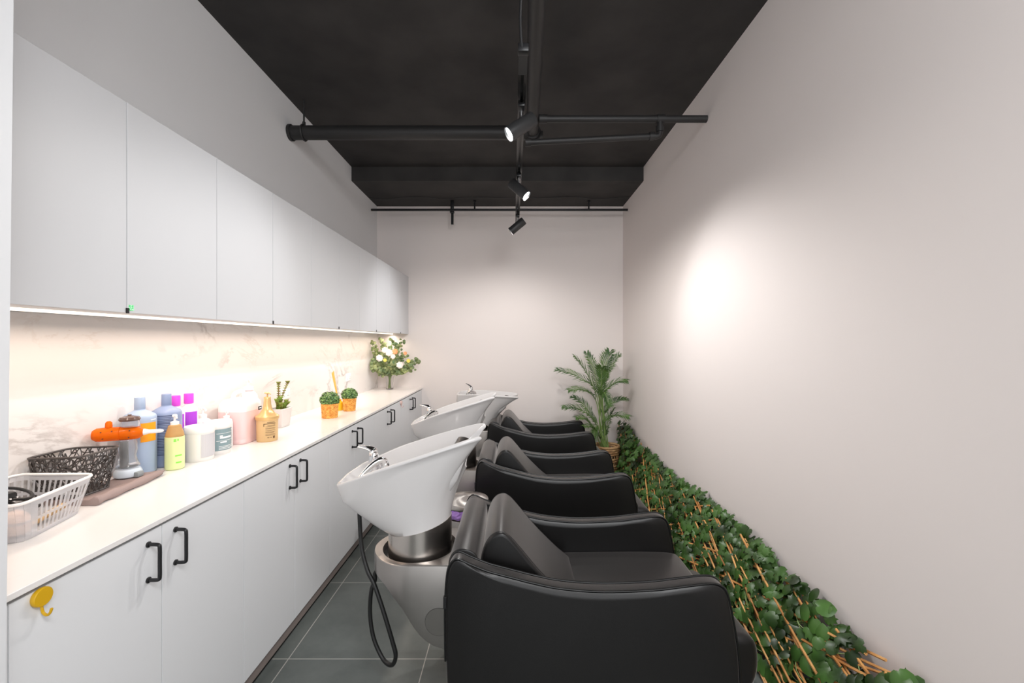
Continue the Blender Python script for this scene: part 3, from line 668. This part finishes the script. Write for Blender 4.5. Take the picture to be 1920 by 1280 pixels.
# two white tubs
M['cream'] = mat('cream_white_plastic', (.80, .77, .74), .35); M['greylab'] = mat('pale_grey_label', (.56, .55, .57), .5); M['teal'] = mat('slate_teal_label', (.22, .31, .33), .5)
for (loc, h, r, lm, a0, a1, lab) in (((-1.390, 1.915), .150, .0565, 'greylab', -48, 38, 'round white tub with a pale grey label, right of the lime soap bottle'),
                                     ((-1.392, 2.034), .150, .0560, 'teal', -78, 38, 'round white tub with a slate green label, beside the pink canister')):
    t = thing('treatment_tub', (*loc, Z0), lab, 'tub', 'white treatment tubs')
    MB().lathe([(r*.93, 0), (r*.96, .003), (r*.965, .1*h), (r*.985, h*.82)], 40).build('body', 'cream', t)
    MB().lathe([(r*1.0, h*.81), (r*1.03, h*.83), (r*1.03, h*.97), (r*.99, h), (r*.6, h*1.0)], 40).build('lid', 'plastic', t)
    patch(MB(), r*.975, 1, 1, a0, a1, .018, h*.78, off=.0012).build('label_patch', lm, t)
    if lm == 'teal':
        b = MB(); rr = r*.975
        for (z, hh, e0, e1) in ((.096, .0016, -60, 30), (.082, .006, -46, -34), (.073, .008, -46, 12), (.062, .0016, -60, 30), (.053, .006, -44, -16), (.036, .002, -50, 20), (.030, .002, -50, 16), (.024, .002, -50, 10), (.106, .004, 14, 24)):
            patch(b, rr, 1, 1, e0, e1, z, z+hh, off=.0018)
        b.build('print_line', 'white', t)
# white pump bottles with purple caps and labels (against the wall)
M['purple'] = mat('purple_label', (.40, .05, .62), .4); M['magenta'] = mat('magenta_cap', (.68, .07, .62), .4); M['hotpink'] = mat('hot_pink_label', (.88, .03, .30), .4)
for (px, dx_, capm, lm, lab, h) in ((332, 0, 'magenta', 'purple', 'white shampoo bottle with a magenta cap, beside the blue grey bottles', .29),
                                    (357, 0, 'magenta', 'purple', 'white shampoo bottle with a magenta cap, the one farther right', .29),
                                    (386, 0, None, 'hotpink', 'white bottle with a hot pink label behind the white tubs', .19)):
    Y = {332: 1.925, 357: 2.005, 386: 2.095}[px]; X = -1.505
    t = thing('conditioner_bottle', (X, Y, Z0), lab, 'bottle', 'white bottles against the marble')
    MB().lathe([(.031, 0), (.035, .006), (.035, h*.70), (.031, h*.75), (.018, h*.79), (.014, h*.82)], 32, sx=1).build('body', 'plastic', t)
    if capm: MB().lathe([(.0185, h*.815), (.019, h*.82), (.019, h*.96), (.018, h*.97)], 24).build('cap', capm, t)
    else:
        b = MB(); pump(b, h*.81, .9, -.6); b.build('pump', 'plastic', t)
    a = math.degrees(math.atan2(-Y, -X)); patch(MB(), .035, 1, 1, a-62, a+62, h*.46, h*.69).build('label_patch', lm, t)
t = thing('cream_dispenser', (-1.425, 2.148, Z0), 'small white pump dispenser squeezed between the tub and the pink canister', 'bottle')
MB().lathe([(.024, 0), (.027, .004), (.027, .12), (.024, .135), (.010, .142)], 24).build('body', 'plastic', t); b = MB(); pump(b, .14, .75, -.8); b.build('pump', 'plastic', t)
# pink canister(s)
M['pink'] = mat('pale_pink_plastic', (.86, .62, .62), .3, sss=.15); M['pinkw'] = mat('milky_plastic', (.90, .84, .83), .35)
def rrect(cx_, cy_, hx, hy, r, n=6):
    out = []
    for (sx_, sy_, a0) in ((1, 1, 0), (-1, 1, 90), (-1, -1, 180), (1, -1, 270)):
        for k in range(n+1):
            a = R(a0+90*k/n); out.append((cx_+sx_*(hx-r)+r*cos(a), cy_+sy_*(hy-r)+r*sin(a)))
    return out
def rloft(b_, secs, r, rot=0, **k):
    return b_.rings([[(x*cos(rot)-y*sin(rot), x*sin(rot)+y*cos(rot), z) for x, y in rrect(0, 0, hx, hy, min(r, hx*.95, hy*.95))] for hx, hy, z in secs], **k)
def canister(loc, hx, hy, h, lab, rz):
    t = thing('canister', (*loc, Z0), lab, 'canister', rz=rz)
    rloft(MB(), [(hx*.93, hy*.93, 0), (hx*.985, hy*.985, .006), (hx*.985, hy*.985, .02), (hx*.965, hy*.965, .026), (hx, hy, .034), (hx, hy, h*.62)], .028).build('body', 'pink', t)
    rloft(MB(), [(hx, hy, h*.62), (hx, hy, h*.72), (hx*.96, hy*.96, h*.78), (hx*.80, hy*.80, h*.84), (hx*.5, hy*.62, h*.86)], .028).build('shoulder', 'pinkw', t)
    b_ = MB(); b_.tube(catmull([(0, -hy*.72, h*.82), (0, -hy*.62, h*.94), (0, -hy*.2, h*.985), (0, hy*.25, h*.97), (0, hy*.32, h*.84)], 5), .011, 10); b_.build('handle', 'pinkw', t)
    MB().lathe([(.021, h*.84), (.021, h*.94), (.019, h*.95)], 24, c=(0, hy*.62, 0)).build('cap', 'plastic', t); return t
t = canister((-1.432, 2.268), .072, .085, .265, 'pale pink plastic canister with a small black mark, beside the white tubs', R(0))
b = MB(); b.box(.072, .0735, .038, .066, .158, .176); b.build('mark', 'blk', t, smooth=False)
b = MB(); b.box(.0735, .0742, .044, .062, .164, .170); b.build('mark_centre', 'white', t, smooth=False)
t = thing('pump_dispenser', (-1.475, 2.405, Z0), 'tall pink dispenser bottle with a white pump, behind the gold bottle', 'bottle')
MB().lathe([(.048, 0), (.053, .006), (.053, .19), (.048, .222), (.03, .245), (.02, .252)], 32).build('body', 'pink', t)
b = MB(); pump(b, .252, 1.15, -.75, r=.024); b.build('pump', 'plastic', t)
# gold bottle
M['gold'] = mat('gold_plastic', (.72, .47, .20), .3, metal=.35); M['goldlab'] = mat('gold_label', (.66, .45, .22), .45); M['brownink'] = mat('brown_ink', (.13, .07, .03), .5)
t = thing('pump_dispenser', (-1.300, 2.285, Z0), 'gold tub shaped dispenser bottle with a long neck and small pump', 'bottle')
MB().lathe([(.047, 0), (.050, .004), (.051, .115)], 40).build('body', 'goldlab', t)
MB().lathe([(.054, .112), (.0565, .116), (.0565, .130), (.050, .134), (.036, .146), (.024, .165), (.0185, .19), (.0165, .215), (.0165, .228), (.014, .231)], 40).build('neck', 'gold', t)
b = MB(); b.lathe([(.004, .23), (.004, .246), (.012, .247), (.016, .251), (.012, .254)], 16); b.tube([(0, 0, .249), (.018, -.012, .25), (.026, -.016, .246)], [.005, .004, .003], 8); b.build('pump', 'gold', t)
b = MB(); rr = .0505
for k, (z, hh, e0, e1) in enumerate([(.100, .003, -62, -20), (.093, .0035, -78, -14), (.085, .002, -60, -16), (.080, .0014, -70, -14), (.072, .0014, -70, -14), (.068, .0014, -70, -18), (.060, .0014, -70, -14), (.052, .0014, -70, -14), (.048, .0014, -70, -22), (.040, .0014, -70, -14), (.034, .0014, -70, -14), (.022, .003, -60, -50), (.022, .003, -44, -38), (.018, .012, -30, -18), (.082, .014, -80, -76)]):
    patch(b, rr, 1, 1, e0, e1, z, z+hh, off=.001)
b.build('print_line', 'brownink', t)
# succulent in white square planter
M['planter'] = mat('white_planter', (.74, .71, .69), .5); M['succ'] = vary(mat('succulent', (.2, .25, .05), .5), (.16, .10, .02), (.28, .45, .08), 40); M['stemred'] = mat('red_brown_stem', (.30, .12, .05), .6)
t = thing('succulent_pot', (-1.437, 2.66, Z0), 'branching succulent in a square white planter', 'plant')
rloft(MB(), [(.036, .045, 0), (.040, .049, .008), (.048, .060, .112), (.044, .056, .114), (.043, .055, .10)], .006).build('planter', 'planter', t)
rloft(MB(), [(.042, .054, .096), (.042, .054, .102)], .005).build('soil', 'soil', t)
b = MB(); c = MB(); random.seed(9)
for base, tip in (((-.01, .0), (.012, -.035, .265)), ((-.01, .01), (.02, .055, .262)), ((.01, -.02), (.02, -.03, .175)), ((.0, -.03), (.01, -.055, .165)), ((.02, .03), (.03, .04, .135)), ((.02, 0), (.035, .01, .15)), ((0, .02), (-.01, .03, .15)), ((.02, -.03), (.035, -.05, .14))):
    P = catmull([(base[0], base[1], .10), (base[0]*.5+tip[0]*.3, base[1]*.3+tip[1]*.3, .10+(tip[2]-.10)*.45), tip], 7); b.tube(P, .0028, 6)
    for i, p in enumerate(P[2:]):
        for k in range(4):
            a = k*pi/2+i*.8; d = Vector((cos(a), sin(a), .55)).normalized(); ln = .013
            c.tube([p, p+d*ln*.55, p+d*ln], [.0018, .0036, .0008], 5)
    for k in range(9):
        a = k*2.4; d = Vector((cos(a)*.7, sin(a)*.7, .75)).normalized(); c.tube([P[-1], P[-1]+d*.012, P[-1]+d*.02], [.002, .0045, .001], 5)
b.build('stem', 'stemred', t); c.build('leaves', 'succ', t)
# topiary pots
def topiary(loc, rt, rbm, h, rl, lab, seed):
    random.seed(seed); t = thing('topiary_pot', (*loc, Z0), lab, 'plant', 'boxwood topiary in wicker pots')
    b_ = MB(); nz = 12; n_ = 64
    for k in range(nz):
        z = .004+k*(h-.008)/(nz-1); r_ = rbm+(rt-rbm)*z/h
        b_.tube([((r_+.0022*cos(16*2*pi*i/n_+k*pi))*cos(2*pi*i/n_), (r_+.0022*cos(16*2*pi*i/n_+k*pi))*sin(2*pi*i/n_), z) for i in range(n_)], h/nz*.60, 6, closed=True)
    b_.lathe([(rbm*.96, .001), (rt*.94, h-.004), (rt*.5, h-.006)], 32); b_.build('pot', 'wicker', t)
    b_ = MB(); c0 = Vector((0, 0, h+rl*.42))
    for k in range(720):
        z = random.uniform(-.62, 1); a = random.uniform(0, 2*pi); q = sqrt(max(0, 1-z*z)); d = Vector((q*cos(a), q*sin(a), z)); p = c0+Vector((d.x, d.y, d.z*.82))*rl*random.uniform(.72, 1.0)
        leaf(b_, p, d+Vector((random.uniform(-.6, .6), random.uniform(-.6, .6), random.uniform(-.3, .6))), Vector((random.uniform(-1, 1), random.uniform(-1, 1), random.uniform(-.2, 1))), random.uniform(.010, .016), lob=round_lobes)
    b_.build('foliage', 'box', t, smooth=False)
topiary((-1.262, 2.975), .052, .045, .098, .068, 'nearer of the two small boxwood topiaries in orange wicker pots', 1)
topiary((-1.240, 3.275), .045, .037, .096, .062, 'farther of the two small boxwood topiaries, right of the reed diffuser', 2)
M['reed'] = mat('amber_reed', (.88, .50, .12), .6); M['oil'] = mat('yellow_oil', (.92, .60, .02), .2)
t = thing('reed_diffuser', (-1.325, 3.30, Z0), 'reed diffuser with yellow oil between the two topiary pots', 'diffuser')
MB().lathe([(.026, 0), (.028, .003), (.028, .060), (.014, .07), (.012, .085)], 24).build('bottle', 'oil', t)
for k in range(5): MB().tube([(0, 0, .02), (-.035-.008*k, -.03+.012*k, .30-.005*k)], .0028, 6).build('reed', 'reed', t)
# flowers in a glass vase
M['eu'] = vary(mat('eucalyptus', (.14, .2, .09), .5), (.08, .15, .06), (.30, .34, .14), 14); M['petal'] = mat('white_petal', (.88, .84, .80), .5); M['orangepetal'] = mat('orange_petal', (.85, .42, .20), .5); M['stemg'] = mat('flower_stem', (.18, .26, .06), .5); M['yel'] = mat('yellow_petal', (.80, .72, .15), .5)
t = thing('flower_vase', (-1.365, 4.78, Z0), 'glass vase of white flowers and eucalyptus in the far left corner of the worktop', 'flowers')
MB().lathe([(.030, 0), (.040, .004), (.037, .05), (.040, .12), (.058, .19), (.055, .19), (.037, .12), (.034, .05), (.036, .010), (.001, .008)], 32).build('vase', 'glass', t)
random.seed(21); org = Vector((-1.365, 4.78, Z0)); SM = MB(); LV = MB(); heads = []
tips = [(690, 640), (688, 668), (700, 690), (712, 700), (700, 655), (718, 640), (735, 640), (745, 650), (758, 665), (768, 680), (784, 675), (760, 695), (740, 680), (725, 690), (725, 665), (710, 675), (745, 660), (775, 690), (696, 678), (752, 640)]
for i, (px, py) in enumerate(tips):
    Y = 4.72+random.uniform(-.12, .12); p = Vector(px2(px, py, Y))-org
    p.x = max(p.x, XS+.02-org.x); p.y = min(p.y, YB-.03-org.y)
    P = catmull([(random.uniform(-.012, .012), random.uniform(-.012, .012), .01), (p.x*.10, p.y*.1, .17), (p.x*.6, p.y*.6, .17+(p.z-.17)*.55), tuple(p)], 5); SM.tube(P, .003 if i % 3 else .0042, 5)
    for k in range(6, len(P)):
        for s in range(3):
            q = P[k]+Vector((random.uniform(-.035, .035), random.uniform(-.03, .03), random.uniform(-.025, .03))); q.x = max(q.x, XS+.035-org.x); q.y = min(q.y, YB-.03-org.y)
            leaf(LV, q, Vector((random.uniform(-.3, 1), -1, random.uniform(-.3, .9))), Vector((random.uniform(-1, 1), random.uniform(-1, 1), random.uniform(-.5, 1))), random.uniform(.028, .045), lob=round_lobes)
SM.build('stems', 'stemg', t); LV.build('eucalyptus_leaves', 'eu', t, smooth=False)
for (px, py, r, m) in ((712, 671, .034, 'petal'), (730, 661, .036, 'petal'), (722, 656, .030, 'petal'), (750, 684, .034, 'petal'), (741, 659, .028, 'orangepetal'), (722, 675, .018, 'yel'), (766, 676, .02, 'yel'), (760, 662, .018, 'orangepetal'), (737, 668, .025, 'petal')):
    p = Vector(px2(px, py, 4.62))-org; b = MB()
    for ly in range(3):
        for k in range(7):
            a = k*2*pi/7+ly*.5; d = Vector((cos(a), -.25-.55*ly*.5, sin(a))).normalized()
            leaf(b, p+d*r*.45*(1-ly*.25)-Vector((0, .35*r*ly, 0)), Vector((-d.x*.5, -1, -d.z*.5)), d, r*(1.25-.25*ly), lob=round_lobes)
    b.build('flower', m, t, smooth=False)
# ---------------------------------------------------------------- towel, massager, baskets
M['towel'] = mat('taupe_towel', (.34, .26, .245), .95, bump=1, bscale=500)
b = MB(); edge = catmull([(-1.328, 1.372), (-1.334, 1.41), (-1.342, 1.48), (-1.358, 1.60), (-1.372, 1.69)], 5)
pr_ = []
for i, p in enumerate(edge):
    u = i/(len(edge)-1); rr_ = .0135+.002*sin(i); e = min(1, (len(edge)-1-i)/3.0) ; rr_ *= sqrt(max(.08, 1-(1-e)**2))
    w = .16-.06*u if i < len(edge)-3 else .10*max(.2, e)
    pr_.append([(p.x+rr_*cos(a), p.y+(.012*sin(a*2) if i == len(edge)-1 else 0), Z0+.0135+rr_*sin(a)) for a in [R(q) for q in (-90, -60, -30, 0, 30, 60, 90, 115)]]+[(p.x-.02, p.y, Z0+.017), (max(XS+.012, p.x-w), p.y+.004, Z0+.016), (max(XS+.008, p.x-w-.006), p.y, Z0+.008), (max(XS+.010, p.x-w), p.y, Z0+.0006), (p.x-.02, p.y, Z0+.0006)])
b.rings(pr_); o = b.build('towel', 'towel', ang=70); tag(o, 'folded taupe towel lying under the black basket and the orange device', 'towel')
# orange hand device on its clear body
M['orange'] = mat('orange_clear_plastic', (.95, .20, .01), .12, trans=.45, ior=1.2); M['palebl'] = mat('pale_blue_plastic', (.62, .69, .76), .35); M['brown'] = mat('brown_smoked_plastic', (.10, .06, .05), .2); M['clear'] = mat('clear_plastic', (.93, .96, 1), .05, trans=.85, ior=1.25)
M['greyp'] = mat('grey_plastic', (.30, .33, .34), .4)
ZT0 = Z0+.0175
t = thing('massage_gun', (-1.442, 1.618, ZT0), 'orange see-through handheld device with a white nozzle on a clear stand', 'device')
MB().lathe([(.036, 0), (.041, .004), (.042, .018), (.036, .030), (.024, .034)], 32).build('base', 'palebl', t)
b = MB(); b.box(.024, .052, -.018, .010, .001, .020, bev=.003); b.build('base_switch', 'greyp', t)
MB().lathe([(.024, .034), (.036, .040), (.030, .055), (.024, .075), (.028, .10), (.026, .13), (.022, .14)], 24).build('stand', 'clear', t)
b = MB(); b.tube([(-.006, -.006, .036), (-.007, -.007, .13)], .011, 10); b.build('battery_core', 'blk', t)
d = Vector((.60, .33, .0)).normalized()
dirx = Vector((.78, .42, -.01)).normalized()
def along(P_, u, rr_, n=20):
    w = dirx.cross(Vector((0, 0, 1))).normalized(); up = w.cross(dirx)
    c = P_+dirx*u; return [tuple(c+rr_*(cos(2*pi*k/n)*w+sin(2*pi*k/n)*up)) for k in range(n)]
C0 = Vector((-.010, -.004, .162))
MB().rings([along(C0, u, r_) for u, r_ in ((-.092, .006), (-.089, .017), (-.078, .0245), (-.05, .026), (-.012, .0255), (-.011, .0235), (-.009, .0235), (-.008, .0265), (.022, .027), (.042, .023), (.054, .014), (.057, .010))]).build('barrel', 'orange', t)
MB().rings([along(C0, u, r_) for u, r_ in ((.054, .012), (.060, .0115), (.072, .0078), (.104, .0074), (.112, .0055), (.116, .003))]).build('nozzle', 'plastic', t)
MB().lathe([(.026, .186), (.027, .190), (.027, .208), (.025, .211)], 28, c=(.006, .003, 0)).build('ring', 'clear', t)
b = MB(); b.lathe([(.030, .209), (.033, .214), (.028, .222), (.012, .226), (.006, .228), (.006, .231), (.001, .231)], 28, c=(.004, .002, 0)); b.build('lid', 'brown', t)
b = MB()
for u_, v_ in ((-.06, .012), (-.03, .014), (.02, .012), (.018, -.013), (-.055, -.012)):
    c_ = C0+dirx*u_+Vector((0, 0, v_)); sd_ = Vector((dirx.y, -dirx.x, 0)); b.tube([c_+sd_*.015, c_+sd_*(.0268 if abs(v_) < 1 else 0)], .0022, 8)
b.build('screw_holes', 'brown', t)
b = MB(); b.lathe([(.008, .18), (.011, .19), (.010, .205), (.005, .211)], 14, c=(-.048, -.026, 0)); b.build('trigger', 'orange', t)
# dark openwork basket
def loop(corners, r, n=5):
    """rounded closed loop through 4 corners (3D), each rounded with radius r"""
    out = []
    for i in range(4):
        p = Vector(corners[i]); a = Vector(corners[i-1]); c = Vector(corners[(i+1) % 4]); u = (a-p).normalized()*r; w = (c-p).normalized()*r
        for k in range(n+1):
            q = k/n; out.append((p+u)*(1-q)**2+p*2*q*(1-q)+(p+w)*q*q)
    return out
def resample(L_, n):
    P_ = L_+[L_[0]]; d_ = [0]
    for a, c in zip(P_, P_[1:]): d_.append(d_[-1]+(c-a).length)
    out = []; j = 0
    for k in range(n):
        s = d_[-1]*k/n
        while d_[j+1] < s: j += 1
        out.append(P_[j].lerp(P_[j+1], (s-d_[j])/max(1e-9, d_[j+1]-d_[j])))
    return out
t = thing('storage_basket', (-1.463, 1.43, Z0), 'dark brown openwork plastic basket on the taupe towel', 'basket')
org = Vector((-1.463, 1.43, Z0)); zt_ = .152; zb_ = .019
topc = [(-1.382, 1.378, 0), (-1.386, 1.532, 0), (-1.535, 1.500, 0), (-1.535, 1.352, 0)]
botc = [(-1.400, 1.395, 0), (-1.402, 1.512, 0), (-1.525, 1.490, 0), (-1.525, 1.368, 0)]
TL = resample(loop(topc, .03), 240); BL = resample(loop(botc, .026), 240)
def wpt(u, v):
    u = u % 1.0; i = int(u*240) % 240; f = u*240-int(u*240); j = (i+1) % 240
    p = TL[i].lerp(TL[j], f)*v+BL[i].lerp(BL[j], f)*(1-v); return Vector((p.x-org.x, p.y-org.y, zb_+(zt_-zb_)*v))
random.seed(4); b = MB(); NU, NV = 44, 9; G = {}
for j in range(NV+1):
    for i in range(NU):
        jx = random.uniform(-.36, .36) ; jv = random.uniform(-.36, .36) if 0 < j < NV else 0
        G[i, j] = ((i+.5*(j % 2)+jx)/NU, min(1, max(0, (j+jv)/NV)))
def strut(a, c):
    (u0, v0), (u1, v1) = G[a], G[c]
    if u1-u0 > .5: u1 -= 1
    if u0-u1 > .5: u1 += 1
    b.tube([wpt(u0+(u1-u0)*k/2, v0+(v1-v0)*k/2) for k in range(3)], random.uniform(.0014, .0028), 4, cap=False)
for j in range(NV+1):
    for i in range(NU):
        if j < NV:
            if (i+j) % 2 == 0 or random.random() < .25: strut((i, j), (i, j+1))
            if (i+j) % 3: strut((i, j), ((i+(1 if j % 2 else -1)) % NU, j+1))
        if random.random() < .62 and 0 < j < NV: strut((i, j), ((i+1) % NU, j))
M['basketd'] = mat('dark_brown_plastic', (.055, .046, .042), .4)
b.build('openwork_wall', 'basketd', t)
b = MB(); b.tube([wpt(k/80, 1.0) for k in range(80)], .0036, 8, closed=True); b.build('rim', 'basketd', t)
b = MB(); b.tube([wpt(k/80, 0.0) for k in range(80)], .003, 6, closed=True); b.f([b.v(wpt(k/80, 0.0)) for k in range(80)]); b.build('bottom', 'basketd', t)
# white slotted basket
M['milky'] = mat('milky_white_plastic', (.88, .88, .90), .3, trans=.65, ior=1.05)
t = thing('storage_basket', (-1.40, 1.21, Z0), 'white slotted plastic basket of cables, nearest on the worktop', 'basket')
org = Vector((-1.40, 1.21, Z0)); zt_ = .108; zb_ = .001
topc = [(-1.243, 1.085, 0), (-1.303, 1.348, 0), (-1.540, 1.345, 0), (-1.50, 1.075, 0)]
botc = [(-1.270, 1.118, 0), (-1.325, 1.325, 0), (-1.515, 1.325, 0), (-1.480, 1.10, 0)]
TL = resample(loop(topc, .03), 240); BL = resample(loop(botc, .028), 240)
def wquad(b_, u0, u1, v0, v1, th=.0018, n=1):
    for k in range(n):
        a0 = u0+(u1-u0)*k/n; a1 = u0+(u1-u0)*(k+1)/n
        P_ = [wpt(a0, v0), wpt(a1, v0), wpt(a1, v1), wpt(a0, v1)]; nn = (P_[1]-P_[0]).cross(P_[3]-P_[0]).normalized()*th
        b_.rings([[tuple(p) for p in P_], [tuple(p+nn) for p in P_]])
b = MB()
wquad(b, 0, 1, 0, .10, n=60); wquad(b, 0, 1, .84, 1.0, n=60); wquad(b, 0, 1, .44, .51, n=60)
# arc fractions: slots on the long sides, solid ends
NB = 58
for k in range(NB):
    u = k/NB; p = wpt(u, .5); 
    solid = p.y < (1.135-org.y)
    if solid: wquad(b, u, u+1/NB, .10, .84)
    else: wquad(b, u, u+.32/NB, .10, .84)
b.build('slotted_wall', 'milky', t)
b = MB(); b.tube([wpt(k/80, 1.0)+Vector((0, 0, 0)) for k in range(80)], .0042, 8, closed=True); b.build('rim', 'plastic', t)
b = MB(); b.rings([[tuple(wpt(k/60, 0.0)) for k in range(60)], [tuple(wpt(k/60, 0.0)+Vector((0, 0, .002))) for k in range(60)]]); b.build('bottom', 'milky', t)
random.seed(13)
pts = []
for k in range(60):
    a = k*.62; r_ = .052+.022*sin(k*.37); pts.append((-1.435+r_*cos(a)*1.15, 1.205+r_*sin(a)*.95, Z0+.018+.075*(k/60)+.008*sin(k*1.3)))
pts = [(max(-1.515, min(-1.31, x)), max(1.13, min(1.31, y)), z) for x, y, z in pts]
o = MB().tube(catmull(pts, 5), .0042, 7).build('cable_coil', 'rubber'); tag(o, 'tangled black cable heaped in the white slotted basket', 'cable')
t = thing('power_plug', (-1.400, 1.185, Z0+.092), 'black plug lying on the cables in the white basket', 'plug')
MB().rings([[(x, y*s_, z*s_) for y, z in rrect(0, 0, .022, .013, .008)] for x, s_ in ((-.018, .8), (-.012, 1), (.012, 1), (.017, .9))]).build('body', 'rubber', t)
b = MB()
for s in (-1, 1): cyl(b, (.017, s*.008, 0), (.032, s*.008, 0), .0022, 8)
b.build('pins', 'chrome', t)
M['peach'] = mat('peach_sponge', (.86, .58, .44), .8, bump=.6, bscale=120); M['tan'] = mat('tan_wood', (.60, .40, .20), .6)
b = MB(); b.lathe([(.001, 0), (.026, .006), (.036, .02), (.037, .035), (.028, .055), (.012, .066), (.001, .068)], 24, c=(-1.325, 1.150, Z0+.004), sx=.95, sy=.75)
o = b.build('sponge', 'peach'); tag(o, 'peach coloured sponge at the near end of the white basket', 'sponge')
b = MB(); b.tube([(-1.345, 1.20, Z0+.012), (-1.35, 1.30, Z0+.03)], .009, 10); o = b.build('wooden_brush', 'tan'); tag(o, 'small tan brush handle lying inside the white basket', 'brush')
